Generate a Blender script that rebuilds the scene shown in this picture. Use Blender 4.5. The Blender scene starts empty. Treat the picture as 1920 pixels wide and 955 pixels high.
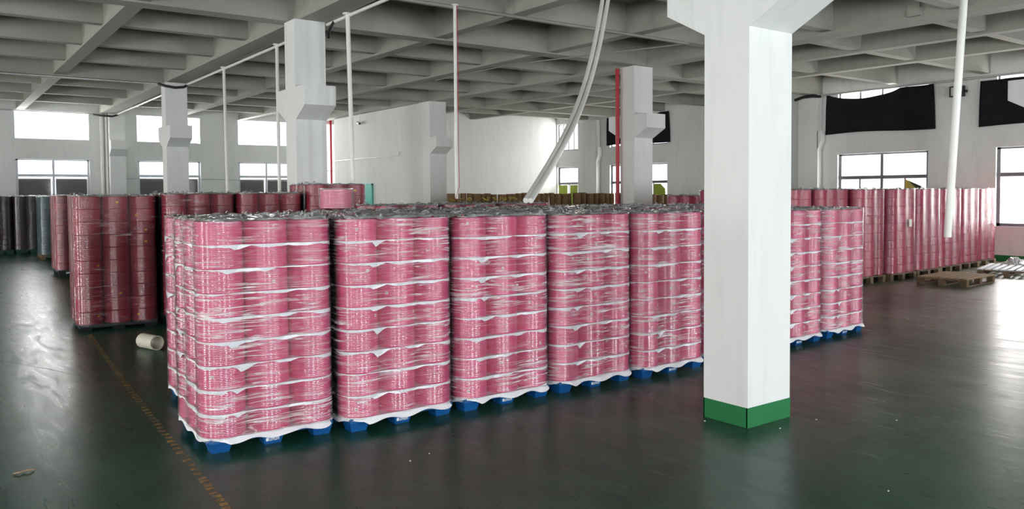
import bpy, math, random
from mathutils import Matrix, Vector

# ------------------------------------------------------------------ camera
scn = bpy.context.scene
col = scn.collection
H = 1.70                                   # eye height
F_PX, PITCH, ROLL, YAW, CY = 1504.2, .0399, -.0071, .9376, 421.8

def _rot():
    c, s = math.cos, math.sin
    P = Matrix(((1, 0, 0), (0, c(PITCH), -s(PITCH)), (0, s(PITCH), c(PITCH))))
    R = Matrix(((c(ROLL), -s(ROLL), 0), (s(ROLL), c(ROLL), 0), (0, 0, 1)))
    W = Matrix(((s(YAW), s(YAW - math.pi / 2), 0), (0, 0, -1), (c(YAW), c(YAW - math.pi / 2), 0)))
    return R @ P @ W
A = _rot()
cam_d = bpy.data.cameras.new('camera')
cam_d.sensor_width = 36.0
cam_d.lens = 36.0 * F_PX / 1920.0
cam_d.shift_y = -(477.5 - CY) / 1920.0
cam_d.clip_end = 300
cam = bpy.data.objects.new('camera', cam_d)
col.objects.link(cam)
rt, dn, fw = Vector(A[0]), Vector(A[1]), Vector(A[2])
m = Matrix((rt, -dn, -fw)).transposed().to_4x4()
m.translation = Vector((0, 0, H))
cam.matrix_world = m
scn.camera = cam

# ------------------------------------------------------------------ view, world, light
vs = scn.view_settings
vs.view_transform = 'Standard'
vs.look = 'None'
vs.gamma = 1.0
vs.use_curve_mapping = False
vs.exposure = 0.32
cy = scn.cycles
cy.max_bounces = 10
cy.diffuse_bounces = 5
cy.glossy_bounces = 4
cy.transmission_bounces = 4
cy.transparent_max_bounces = 24
cy.sample_clamp_indirect = 4.0
cy.caustics_reflective = False
cy.caustics_refractive = False
cy.use_denoising = True

world = bpy.data.worlds.new('overcast_sky')
scn.world = world
world.use_nodes = True
bg = world.node_tree.nodes['Background']
bg.inputs[0].default_value = (.86, .93, 1.0, 1)
bg.inputs[1].default_value = 1.6

DAY = (1.0, .99, .965)
def window_light(name, loc, rot, w, h, radiance, color=DAY):
    ld = bpy.data.lights.new(name, 'AREA')
    ld.shape = 'RECTANGLE'
    ld.size, ld.size_y = w, h
    ld.energy = radiance * math.pi * w * h
    ld.color = color
    o = bpy.data.objects.new(name, ld)
    o.location = loc
    o.rotation_euler = rot
    col.objects.link(o)
    return o
HP = math.pi / 2
def light_back(x0, x1, z0, z1, r):      # in back wall, shining to -Y
    window_light('daylight', ((x0 + x1) / 2, BACK + .42, (z0 + z1) / 2), (-HP, 0, 0), x1 - x0 + .3, z1 - z0 + .3, r)
def light_front(x0, x1, z0, z1, r):     # in front wall, shining to +Y
    window_light('daylight', ((x0 + x1) / 2, FRONT - .42, (z0 + z1) / 2), (HP, 0, 0), x1 - x0 + .3, z1 - z0 + .3, r, (.93, .97, 1.0))
def light_right(y0, y1, z0, z1, r):     # in right wall, shining to -X
    window_light('daylight', (RIGHT + .42, (y0 + y1) / 2, (z0 + z1) / 2), (0, HP, 0), z1 - z0 + .3, y1 - y0 + .3, r, (1.0, .95, .92))
def light_left(y0, y1, z0, z1, r):      # in left wall, shining to +X
    window_light('daylight', (LEFT - .42, (y0 + y1) / 2, (z0 + z1) / 2), (0, -HP, 0), z1 - z0 + .3, y1 - y0 + .3, r)

BACK, RIGHT, LEFT, FRONT = 29.5, 20.6, -9.4, -5.0
WIN_BACK = [(2.38, 4.46), (5.92, 7.98), (9.32, 11.4)]
WIN_RIGHT = [(5.9, 8.6), (10.2, 12.7), (19.05, 21.9), (23.7, 24.95)]
WIN_LEFT = [(y, y + 1.2) for y in (-3.2, 2.2, 7.6, 13.0, 18.4, 23.8)]  # unseen windows, few and narrow, lighting the hall from the left
WIN_FRONT = [(x, x + 1.1) for x in (-7.6, -2.9, 1.8, 6.5, 11.2, 15.9)]  # unseen windows lighting the load fronts, kept narrow for highlights on the rolls
L_BACK, L_RIGHT, L_LEFT, L_FRONT = 13.0, 12.0, 48.0, 47.0  # unseen left and front windows set far brighter than the visible ones
for a, b in WIN_BACK:
    light_back(a, b, 3.5, 4.4, L_BACK)
    light_back(a, b, 2.36, 2.88, L_BACK)
light_back(12.5, 13.4, .9, 4.4, L_BACK)  # lamp of the added tall window, makes the white strip in the recess
for i, (a, b) in enumerate(WIN_RIGHT):
    light_right(a, b, .85, 2.7, L_RIGHT)
    light_right(a, b, 3.35, 4.4, L_RIGHT)
for a, b in WIN_LEFT:
    light_left(a, b, .9, 2.9, L_LEFT)
for a, b in WIN_FRONT:
    light_front(a, b, .9, 2.9, L_FRONT)

# ------------------------------------------------------------------ helpers
rnd = random.Random(7)
class MB:
    """collects polygons and links them as one mesh"""
    def __init__(s):
        s.v, s.f, s.m, s.cur = [], [], [], 0
    def quad(s, a, b, c, d):
        n = len(s.v); s.v += [tuple(a), tuple(b), tuple(c), tuple(d)]; s.f.append((n, n + 1, n + 2, n + 3)); s.m.append(s.cur)
    def box(s, x0, x1, y0, y1, z0, z1):
        n = len(s.v)
        s.v += [(x0, y0, z0), (x1, y0, z0), (x1, y1, z0), (x0, y1, z0), (x0, y0, z1), (x1, y0, z1), (x1, y1, z1), (x0, y1, z1)]
        for f in ((0, 3, 2, 1), (4, 5, 6, 7), (0, 1, 5, 4), (1, 2, 6, 5), (2, 3, 7, 6), (3, 0, 4, 7)):
            s.f.append(tuple(n + i for i in f)); s.m.append(s.cur)
        return s
    def frustum(s, cx, cy_, z0, z1, a0, b0, a1, b1):
        n = len(s.v)
        for z, a, b in ((z0, a0, b0), (z1, a1, b1)):
            s.v += [(cx - a, cy_ - b, z), (cx + a, cy_ - b, z), (cx + a, cy_ + b, z), (cx - a, cy_ + b, z)]
        for f in ((0, 3, 2, 1), (4, 5, 6, 7), (0, 1, 5, 4), (1, 2, 6, 5), (2, 3, 7, 6), (3, 0, 4, 7)):
            s.f.append(tuple(n + i for i in f)); s.m.append(s.cur)
        return s
    def prism(s, pts, axis, a0, a1):
        """extrude a 2D outline along x ('x': pts are y,z) or y ('y': pts are x,z) or z"""
        n, k = len(s.v), len(pts)
        for a in (a0, a1):
            for p, q in pts:
                s.v.append((a, p, q) if axis == 'x' else (p, a, q) if axis == 'y' else (p, q, a))
        s.f.append(tuple(range(n + k - 1, n - 1, -1))); s.m.append(s.cur)
        s.f.append(tuple(range(n + k, n + 2 * k))); s.m.append(s.cur)
        for i in range(k):
            j = (i + 1) % k
            s.f.append((n + i, n + j, n + k + j, n + k + i)); s.m.append(s.cur)
        return s
    def lathe(s, prof, seg, cx=0, cy_=0, close=False):
        n, k = len(s.v), len(prof)
        for i in range(seg):
            a = 2 * math.pi * i / seg
            for r, z in prof:
                s.v.append((cx + r * math.cos(a), cy_ + r * math.sin(a), z))
        for i in range(seg):
            j = (i + 1) % seg
            for q in range(k - (0 if close else 1)):
                w = (q + 1) % k
                s.f.append((n + i * k + q, n + j * k + q, n + j * k + w, n + i * k + w)); s.m.append(s.cur)
        return s
    def tube(s, pts, r, seg=10, cap=True):
        pts = [Vector(p) for p in pts]
        n = len(s.v); k = len(pts)
        up = Vector((0.31, 0.17, .93))
        for i, p in enumerate(pts):
            t = (pts[min(i + 1, k - 1)] - pts[max(i - 1, 0)]).normalized()
            u = t.cross(up)
            if u.length < .1: u = t.cross(Vector((1, 0, 0)))
            u.normalize(); w = t.cross(u)
            for q in range(seg):
                a = 2 * math.pi * q / seg
                s.v.append(tuple(p + u * (r * math.cos(a)) + w * (r * math.sin(a))))
        for i in range(k - 1):
            for q in range(seg):
                e = (q + 1) % seg
                s.f.append((n + i * seg + q, n + i * seg + e, n + (i + 1) * seg + e, n + (i + 1) * seg + q)); s.m.append(s.cur)
        if cap:
            s.f.append(tuple(n + q for q in range(seg - 1, -1, -1))); s.m.append(s.cur)
            s.f.append(tuple(n + (k - 1) * seg + q for q in range(seg))); s.m.append(s.cur)
        return s
    def grid(s, fn, nu, nv, wrap=False):
        n = len(s.v)
        for i in range(nu + (0 if wrap else 1)):
            for j in range(nv + 1):
                s.v.append(tuple(fn(i / nu, j / nv)))
        for i in range(nu):
            i2 = (i + 1) % nu if wrap else i + 1
            for j in range(nv):
                s.f.append((n + i * (nv + 1) + j, n + i2 * (nv + 1) + j, n + i2 * (nv + 1) + j + 1, n + i * (nv + 1) + j + 1)); s.m.append(s.cur)
        return s
    def mesh(s, name, mats, smooth=False):
        me = bpy.data.meshes.new(name)
        me.from_pydata(s.v, [], s.f)
        for mt in (mats if isinstance(mats, (list, tuple)) else [mats]):
            me.materials.append(mt)
        if any(s.m):
            me.polygons.foreach_set('material_index', s.m)
        if smooth:
            me.polygons.foreach_set('use_smooth', [True] * len(s.f))
        me.update()
        return me
def ob(name, me, parent=None, loc=None, rz=0):
    o = bpy.data.objects.new(name, me)
    col.objects.link(o)
    if parent: o.parent = parent
    if loc: o.location = loc
    if rz: o.rotation_euler = (0, 0, rz)
    return o
def tag(o, label, cat, group=None):
    o['label'] = label; o['category'] = cat
    if group: o['group'] = group
    return o
def thing(name, label, cat, loc=(0, 0, 0), rz=0, group=None):
    o = ob(name, None, None, loc, rz); o.empty_display_size = .1
    return tag(o, label, cat, group)
def struct(name, me, label, loc=None):
    o = ob(name, me, None, loc); o['kind'] = 'structure'; o['label'] = label
    return o
def smooth_auto(me, ang=40):
    me.polygons.foreach_set('use_smooth', [True] * len(me.polygons))
    try: me.set_sharp_from_angle(angle=math.radians(ang))
    except Exception: pass
    return me

# ------------------------------------------------------------------ materials
class NT:
    def __init__(s, name):
        s.mat = bpy.data.materials.new(name); s.mat.use_nodes = True
        s.t = s.mat.node_tree; s.p = s.t.nodes['Principled BSDF']; s.out = s.t.nodes['Material Output']
    def n(s, typ, **kw):
        nd = s.t.nodes.new(typ)
        for k, v in kw.items():
            if k.startswith('i_'):
                nd.inputs[k[2:].replace('_', ' ')].default_value = v
            else: setattr(nd, k, v)
        return nd
    def l(s, a, b): s.t.links.new(a, b)
    def coords(s, scale=(1, 1, 1), rnd_off=False, rot=(0, 0, 0)):
        tc = s.n('ShaderNodeTexCoord'); mp = s.n('ShaderNodeMapping')
        mp.inputs['Scale'].default_value = scale; mp.inputs['Rotation'].default_value = rot
        src = tc.outputs['Object']
        if rnd_off:
            oi = s.n('ShaderNodeObjectInfo'); ml = s.n('ShaderNodeMath', operation='MULTIPLY'); ml.inputs[1].default_value = 37.0
            s.l(oi.outputs['Random'], ml.inputs[0])
            ad = s.n('ShaderNodeVectorMath', operation='ADD'); s.l(src, ad.inputs[0]); s.l(ml.outputs[0], ad.inputs[1]); src = ad.outputs[0]
        s.l(src, mp.inputs['Vector'])
        return mp.outputs[0]
    def noise(s, vec, scale, detail=4, rough=.55, dist=0):
        nd = s.n('ShaderNodeTexNoise'); nd.inputs['Scale'].default_value = scale; nd.inputs['Detail'].default_value = detail
        nd.inputs['Roughness'].default_value = rough; nd.inputs['Distortion'].default_value = dist
        s.l(vec, nd.inputs['Vector']); return nd.outputs['Fac']
    def ramp(s, fac, stops):
        r = s.n('ShaderNodeValToRGB'); e = r.color_ramp.elements
        while len(e) < len(stops): e.new(.5)
        for q, (p, c) in zip(e, stops):
            q.position = p; q.color = (c, c, c, 1) if isinstance(c, (int, float)) else (*c, 1)
        s.l(fac, r.inputs[0]); return r.outputs[0]
    def bump(s, h, strength, dist=.01):
        b = s.n('ShaderNodeBump'); b.inputs['Strength'].default_value = strength; b.inputs['Distance'].default_value = dist
        s.l(h, b.inputs['Height']); s.l(b.outputs[0], s.p.inputs['Normal']); return b
    def set(s, **kw):
        for k, v in kw.items():
            k = k.replace('_', ' ')
            s.p.inputs[k].default_value = (*v, 1) if isinstance(v, tuple) and len(v) == 3 else v
        return s
def plain(name, c, rough=.6, metal=0.0, var=.06, spec=.5, scale=6.0):
    t = NT(name); t.set(Roughness=rough, Metallic=metal)
    t.p.inputs['Specular IOR Level'].default_value = spec
    f = t.noise(t.coords(rnd_off=True), scale, 5, .6)
    lo = tuple(max(0, x * (1 - var)) for x in c); hi = tuple(min(1, x * (1 + var)) for x in c)
    t.l(t.ramp(f, [(.3, lo), (.7, hi)]), t.p.inputs['Base Color'])
    return t.mat

def mat_wall(name, c, dirt=.10):
    t = NT(name); t.set(Roughness=.75); t.p.inputs['Specular IOR Level'].default_value = .3
    f1 = t.noise(t.coords((1, 1, .35)), 1.1, 6, .65)
    f2 = t.noise(t.coords((3, 3, .5)), 2.0, 5, .6, .6)
    mx = t.n('ShaderNodeMix', data_type='RGBA', blend_type='MULTIPLY'); mx.inputs[0].default_value = 1
    t.l(t.ramp(f1, [(.25, tuple(x * (1 - dirt) for x in c)), (.65, c)]), mx.inputs[6])
    t.l(t.ramp(f2, [(.2, (.90, .91, .90)), (.5, (1, 1, 1))]), mx.inputs[7])
    t.l(mx.outputs[2], t.p.inputs['Base Color'])
    t.bump(t.noise(t.coords(), 40, 3), .06, .004)
    return t.mat
M_WALL = mat_wall('white_plaster', (.80, .81, .80))
M_COL = mat_wall('white_painted_concrete', (.82, .83, .82), .05)
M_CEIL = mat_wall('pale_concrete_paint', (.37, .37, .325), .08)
M_GREENBAND = plain('green_paint', (.012, .17, .05), .45)
M_FRAME = plain('grey_aluminium', (.16, .16, .18), .4, .2)
M_WHITEFRAME = plain('pale_aluminium', (.6, .62, .68), .4, .2)
M_PVC = plain('white_pvc', (.80, .80, .76), .35, 0, .04)
M_RED = plain('red_pipe_paint', (.45, .012, .03), .4)
M_BLACK = plain('black_rubber', (.012, .012, .014), .5)
M_CLOTH = plain('black_cloth', (.016, .016, .020), .9, 0, .2, .1)
M_GREYCABLE = plain('grey_cable_sheath', (.30, .29, .28), .6)
M_STEEL = plain('galvanised_steel', (.62, .63, .62), .35, .7)
M_TEAL = plain('teal_paint', (.12, .55, .45), .5)
M_BOARD = plain('dark_brown_board', (.035, .022, .020), .5, 0, .2)
M_YELLOWPAPER = plain('yellow_paper', (.60, .46, .10), .7)
M_GREENPAPER = plain('lime_paper', (.33, .42, .05), .7)
M_BLUE = plain('blue_plastic', (.005, .085, .28), .42, 0, .12, .5)
M_BLACKPLASTIC = plain('black_plastic', (.02, .022, .025), .5)
M_GREENPLASTIC = plain('green_plastic', (.01, .06, .04), .5)
M_WHITEPRINT = plain('white_print', (.75, .80, .85), .6)
M_FOAM = plain('white_foam_sheet', (.86, .86, .90), .55, 0, .05)
M_STICKER = plain('white_sticker', (.85, .80, .74), .5)
M_YSTICKER = plain('orange_yellow_sticker', (.75, .42, .03), .5)
M_STICKINK = plain('sticker_ink', (.10, .05, .06), .5)
M_CORE = plain('grey_card_core', (.50, .45, .36), .7)
M_TUBECORE = plain('cream_card_tube', (.62, .58, .48), .6)
M_STRAP = plain('yellow_strap', (.55, .50, .02), .45)
def mat_wood(name, c):
    t = NT(name); t.set(Roughness=.75)
    f = t.noise(t.coords((1.5, 14, 14), True), 2.0, 6, .6, .4)
    t.l(t.ramp(f, [(.25, tuple(x * .55 for x in c)), (.6, c), (.8, tuple(min(1, x * 1.2) for x in c))]), t.p.inputs['Base Color'])
    t.bump(f, .15, .004)
    return t.mat
M_WOOD = mat_wood('pallet_wood', (.42, .28, .15))
M_WOODD = mat_wood('aged_pallet_wood', (.22, .15, .09))
M_CARD = mat_wood('brown_cardboard', (.27, .155, .07))

def mat_floor():
    t = NT('green_epoxy_floor')
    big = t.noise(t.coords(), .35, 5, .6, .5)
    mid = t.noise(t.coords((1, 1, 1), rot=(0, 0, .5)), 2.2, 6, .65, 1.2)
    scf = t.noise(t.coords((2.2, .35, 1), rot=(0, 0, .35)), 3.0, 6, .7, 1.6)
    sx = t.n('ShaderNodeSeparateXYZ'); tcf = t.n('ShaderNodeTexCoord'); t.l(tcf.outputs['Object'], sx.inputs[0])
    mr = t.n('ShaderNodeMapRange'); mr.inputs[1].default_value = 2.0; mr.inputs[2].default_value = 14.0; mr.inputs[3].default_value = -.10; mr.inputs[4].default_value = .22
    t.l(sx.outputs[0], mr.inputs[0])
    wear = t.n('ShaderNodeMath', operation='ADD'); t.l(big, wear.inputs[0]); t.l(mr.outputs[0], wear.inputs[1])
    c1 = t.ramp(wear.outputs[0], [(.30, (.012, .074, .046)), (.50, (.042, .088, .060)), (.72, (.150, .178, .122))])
    mx = t.n('ShaderNodeMix', data_type='RGBA', blend_type='MULTIPLY'); mx.inputs[0].default_value = 1
    t.l(c1, mx.inputs[6]); t.l(t.ramp(mid, [(.25, (.6, .6, .6)), (.55, (1, 1, 1)), (.8, (1.25, 1.22, 1.2))]), mx.inputs[7])
    sc = t.ramp(scf, [(.62, 0), (.82, 1)])
    mx2 = t.n('ShaderNodeMix', data_type='RGBA'); t.l(mx.outputs[2], mx2.inputs[6]); mx2.inputs[7].default_value = (.14, .15, .13, 1)
    ml = t.n('ShaderNodeMath', operation='MULTIPLY'); ml.inputs[1].default_value = .45; t.l(sc, ml.inputs[0]); t.l(ml.outputs[0], mx2.inputs[0])
    t.l(mx2.outputs[2], t.p.inputs['Base Color'])
    rr = t.ramp(scf, [(.25, .24), (.5, .30), (.8, .44)])
    t.l(rr, t.p.inputs['Roughness'])
    t.p.inputs['Specular IOR Level'].default_value = .20
    ad = t.n('ShaderNodeMath', operation='ADD'); t.l(mid, ad.inputs[0]); t.l(scf, ad.inputs[1])
    t.bump(ad.outputs[0], .05, .008)
    return t.mat
M_FLOOR = mat_floor()

def mat_roll(name, ca, cb, rough=.30):
    t = NT(name)
    oi = t.n('ShaderNodeObjectInfo')
    c = t.ramp(oi.outputs['Random'], [(0, ca), (1, cb)])
    f = t.noise(t.coords((2, 2, 26), True), 3, 4, .6)
    mx = t.n('ShaderNodeMix', data_type='RGBA', blend_type='MULTIPLY'); mx.inputs[0].default_value = 1
    t.l(c, mx.inputs[6]); t.l(t.ramp(f, [(.3, (.82, .80, .82)), (.65, (1.08, 1.1, 1.08))]), mx.inputs[7])
    t.l(mx.outputs[2], t.p.inputs['Base Color'])
    w = t.n('ShaderNodeTexWave', wave_type='BANDS', bands_direction='Z'); w.inputs['Scale'].default_value = 27; w.inputs['Distortion'].default_value = .8
    w.inputs['Detail'].default_value = 2
    t.l(t.coords((1, 1, 1), True), w.inputs['Vector'])
    ad = t.n('ShaderNodeMath', operation='ADD'); t.l(w.outputs['Fac'], ad.inputs[0])
    g = t.noise(t.coords((1, 1, 1), True), 30, 2, .5)
    gm = t.n('ShaderNodeMath', operation='MULTIPLY'); gm.inputs[1].default_value = .5; t.l(g, gm.inputs[0]); t.l(gm.outputs[0], ad.inputs[1])
    bp = t.bump(ad.outputs[0], 1.0, .0009)
    t.l(bp.outputs[0], t.p.inputs['Coat Normal'])
    t.set(Roughness=rough, Coat_Weight=1.0, Coat_Roughness=.16, Coat_IOR=1.75)
    t.p.inputs['Specular IOR Level'].default_value = .55
    return t.mat
M_ROLL = mat_roll('rose_pink_film', (.64, .045, .165), (.74, .072, .215))
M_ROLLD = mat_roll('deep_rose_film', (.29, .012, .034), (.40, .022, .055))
M_ROLLM = mat_roll('raspberry_film', (.56, .045, .115), (.66, .068, .155))
M_ROLLBLUE = mat_roll('slate_teal_film', (.035, .085, .11), (.06, .13, .16))
M_ROLLBROWN = mat_roll('dark_plum_film', (.05, .025, .035), (.10, .055, .06))

def mat_film(name, base, streak, diag, rough=.08, tint=(.92, .92, .95), th=.56):
    """clear film: see-through, a glossy reflection by angle, and milky stretched wrinkles"""
    t = NT(name)
    t.t.nodes.remove(t.p)
    s1 = t.noise(t.coords((1.3, 1.3, 24), True, (.07, .05, 0)), 2.2, 6, .65, 1.0)
    s2 = t.noise(t.coords((3, 3, 15), True, (.35, .30, .3)), 1.5, 5, .65, 1.8)
    big = t.noise(t.coords((1, 1, 1), True), 2.6, 3, .5)
    a = t.ramp(s1, [(th, 0), (th + .14, 1)]); b = t.ramp(s2, [(.60, 0), (.74, 1)]); g = t.ramp(big, [(.40, .10), (.62, 1)])
    m1 = t.n('ShaderNodeMath', operation='MULTIPLY'); t.l(a, m1.inputs[0]); m1.inputs[1].default_value = streak
    m2 = t.n('ShaderNodeMath', operation='MULTIPLY'); t.l(b, m2.inputs[0]); m2.inputs[1].default_value = diag
    ad = t.n('ShaderNodeMath', operation='ADD'); t.l(m1.outputs[0], ad.inputs[0]); t.l(m2.outputs[0], ad.inputs[1])
    m3 = t.n('ShaderNodeMath', operation='MULTIPLY'); t.l(ad.outputs[0], m3.inputs[0]); t.l(g, m3.inputs[1])
    ad2 = t.n('ShaderNodeMath', operation='ADD', use_clamp=True); t.l(m3.outputs[0], ad2.inputs[0]); ad2.inputs[1].default_value = base
    hh = t.n('ShaderNodeMath', operation='ADD'); t.l(s1, hh.inputs[0]); t.l(s2, hh.inputs[1])
    bp = t.n('ShaderNodeBump'); bp.inputs['Strength'].default_value = 1.0; bp.inputs['Distance'].default_value = .004; t.l(hh.outputs[0], bp.inputs['Height'])
    tr = t.n('ShaderNodeBsdfTransparent'); df = t.n('ShaderNodeBsdfDiffuse'); df.inputs[0].default_value = (*tint, 1)
    gl = t.n('ShaderNodeBsdfGlossy'); gl.inputs['Roughness'].default_value = rough; t.l(bp.outputs[0], gl.inputs['Normal'])
    ms = t.n('ShaderNodeMixShader'); t.l(ad2.outputs[0], ms.inputs[0]); t.l(tr.outputs[0], ms.inputs[1]); t.l(df.outputs[0], ms.inputs[2])
    fr = t.n('ShaderNodeFresnel'); fr.inputs[0].default_value = 1.36
    ms2 = t.n('ShaderNodeMixShader'); t.l(fr.outputs[0], ms2.inputs[0]); t.l(ms.outputs[0], ms2.inputs[1]); t.l(gl.outputs[0], ms2.inputs[2])
    t.l(ms2.outputs[0], t.out.inputs[0])
    return t.mat
M_FILM = mat_film('stretch_film', .03, .70, .70, .20, (.97, .96, .98), .50)
M_FILMFAR = mat_film('stretch_film_far', .01, .35, .45, .18)
M_FILMTOP = mat_film('crumpled_film', .42, .45, .45, .10, (.84, .86, .88))
M_FILMSCRAP = mat_film('film_scrap', .55, .3, .3, .12, (.82, .83, .86))
M_FILMROLL = mat_film('roll_film', .12, .2, .5, .10, (.86, .82, .80))
def mat_glass():
    t = NT('window_glass'); t.set(Base_Color=(.95, .97, 1), Roughness=.05)
    tr = t.n('ShaderNodeBsdfTransparent'); ms = t.n('ShaderNodeMixShader'); ms.inputs[0].default_value = .06
    t.l(tr.outputs[0], ms.inputs[1]); t.l(t.p.outputs[0], ms.inputs[2]); t.l(ms.outputs[0], t.out.inputs[0])
    return t.mat
M_GLASS = mat_glass()
def mat_line():
    t = NT('worn_yellow_tape'); t.set(Roughness=.5)
    f = t.noise(t.coords((1, 1, 1), True), 18, 5, .7)
    t.l(t.ramp(f, [(.40, (.05, .05, .03)), (.60, (.34, .21, .035))]), t.p.inputs['Base Color'])
    return t.mat
M_LINE = mat_line()

# ------------------------------------------------------------------ the hall
CEILZ, SLAB = 4.40, 4.95
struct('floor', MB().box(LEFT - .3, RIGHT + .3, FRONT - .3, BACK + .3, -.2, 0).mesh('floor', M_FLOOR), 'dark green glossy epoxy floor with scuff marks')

def wall_mesh(name, axis, pos, sgn, a0, a1, z0, z1, holes, mat, th=.3):
    """wall slab on plane axis=pos, thickness away from the room; holes are (a0,a1,z0,z1)"""
    us = sorted({a0, a1, *[h[0] for h in holes], *[h[1] for h in holes]})
    zs = sorted({z0, z1, *[h[2] for h in holes], *[h[3] for h in holes]})
    mb = MB()
    for i in range(len(us) - 1):
        j = 0
        while j < len(zs) - 1:
            def hole(jj):
                u, z = (us[i] + us[i + 1]) / 2, (zs[jj] + zs[jj + 1]) / 2
                return any(h[0] < u < h[1] and h[2] < z < h[3] for h in holes)
            if hole(j): j += 1; continue
            k = j
            while k + 1 < len(zs) - 1 and not hole(k + 1): k += 1
            p0, p1 = (pos, pos + sgn * th) if sgn > 0 else (pos + sgn * th, pos)
            if axis == 'y': mb.box(us[i], us[i + 1], p0, p1, zs[j], zs[k + 1])
            else: mb.box(p0, p1, us[i], us[i + 1], zs[j], zs[k + 1])
            j = k + 1
    return mb.mesh(name, mat)
Z_BL, Z_BU = (.9, 2.88), (3.52, 4.41)
Z_RL, Z_RU = (.82, 2.70), (3.35, 4.41)
hb = [(a, b, *z) for a, b in WIN_BACK for z in (Z_BL, Z_BU)] + [(12.5, 13.4, .9, 4.41)]
struct('wall_back', wall_mesh('wall_back', 'y', BACK, 1, LEFT, 14.5, 0, SLAB, hb, M_WALL), 'white plaster back wall with two rows of windows')
hr = [(a, b, *z) for a, b in WIN_RIGHT for z in (Z_RL, Z_RU)]
struct('wall_right', wall_mesh('wall_right', 'x', RIGHT, 1, FRONT, BACK, 0, SLAB, hr, M_WALL), 'white plaster side wall with covered upper windows')
hl = [(a, b, *Z_BL) for a, b in WIN_LEFT]
struct('wall_left', wall_mesh('wall_left', 'x', LEFT, -1, FRONT, BACK, 0, SLAB, hl, M_WALL), 'white plaster side wall with unseen windows')
hf = [(a, b, *Z_BL) for a, b in WIN_FRONT]
struct('wall_front', wall_mesh('wall_front', 'y', FRONT, -1, LEFT, RIGHT, 0, SLAB, hf, M_WALL), 'white plaster front wall with unseen windows')
# back-room partition beside the corner column
struct('wall_partition', wall_mesh('wall_partition', 'x', 12.08, 1, 20.75, 27.3, 0, SLAB, [], M_WALL, .25), 'white partition wall of the back room')
struct('wall_room', wall_mesh('wall_room', 'y', 25.0, 1, 12.33, RIGHT, 0, SLAB, [], M_WALL, .25), 'plain white wall of the back room')
struct('wall_recess', wall_mesh('wall_recess', 'x', 14.2, 1, 25.25, BACK, 0, SLAB, [], M_WALL, .25), 'white wall closing the recess')
struct('baseboard_right', MB().box(RIGHT - .02, RIGHT - .001, FRONT, 25.0, 0, .14).mesh('baseboard_right', M_GREENBAND), 'green painted baseboard')
struct('baseboard_back', MB().box(LEFT, 12.0, BACK - .02, BACK - .001, 0, .14).mesh('baseboard_back', M_GREENBAND), 'green painted baseboard')

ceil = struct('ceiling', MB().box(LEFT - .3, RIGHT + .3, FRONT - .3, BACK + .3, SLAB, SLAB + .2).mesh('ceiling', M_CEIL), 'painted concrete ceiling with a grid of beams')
def y_beam(name, x, hw, z, sk):
    x0, x1 = x + sk * (20 - FRONT), x + sk * (20 - BACK)
    ob(name, MB().prism([(x0 - hw, FRONT), (x0 + hw, FRONT), (x1 + hw, BACK), (x1 - hw, BACK)], 'z', z, SLAB).mesh(name, M_CEIL), ceil)
for x, sk in ((-2.3, 0), (4.97, 0), (12.35, .055)):
    y_beam('main_beam', x, .21, CEILZ, sk)
for x, sk in ((-7.1, 0), (-4.7, 0), (.1, 0), (2.55, 0), (7.35, .012), (9.75, .03), (14.55, .05), (16.75, .04)):
    y_beam('cross_beam', x, .12, CEILZ + .03, sk)
XS = 12.8
for y in (3.8, 12.4, 20.75):
    ob('main_beam', MB().box(LEFT, XS, y - .17, y + .17, CEILZ + .002, SLAB).mesh('main_beam', M_CEIL), ceil)
for y in (4.4, 13.35, 21.2):
    ob('main_beam', MB().box(XS, RIGHT, y - .17, y + .17, CEILZ + .002, SLAB).mesh('main_beam', M_CEIL), ceil)
yr = [-2.8, -.6, 1.6]
for p, q in ((3.8, 12.4), (12.4, 20.75), (20.75, 29.3)):
    yr += [p + (q - p) * k / 4 for k in (1, 2, 3)]
for y in yr:
    ob('rib', MB().box(LEFT, XS, y - .10, y + .10, CEILZ + .07, SLAB).mesh('rib', M_CEIL), ceil)
for y in (-2.2, 0, 2.2, 6.6, 8.85, 11.1, 15.3, 17.3, 19.25, 23.2):
    ob('rib', MB().box(XS, RIGHT, y - .10, y + .10, CEILZ + .07, SLAB).mesh('rib', M_CEIL), ceil)

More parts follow.
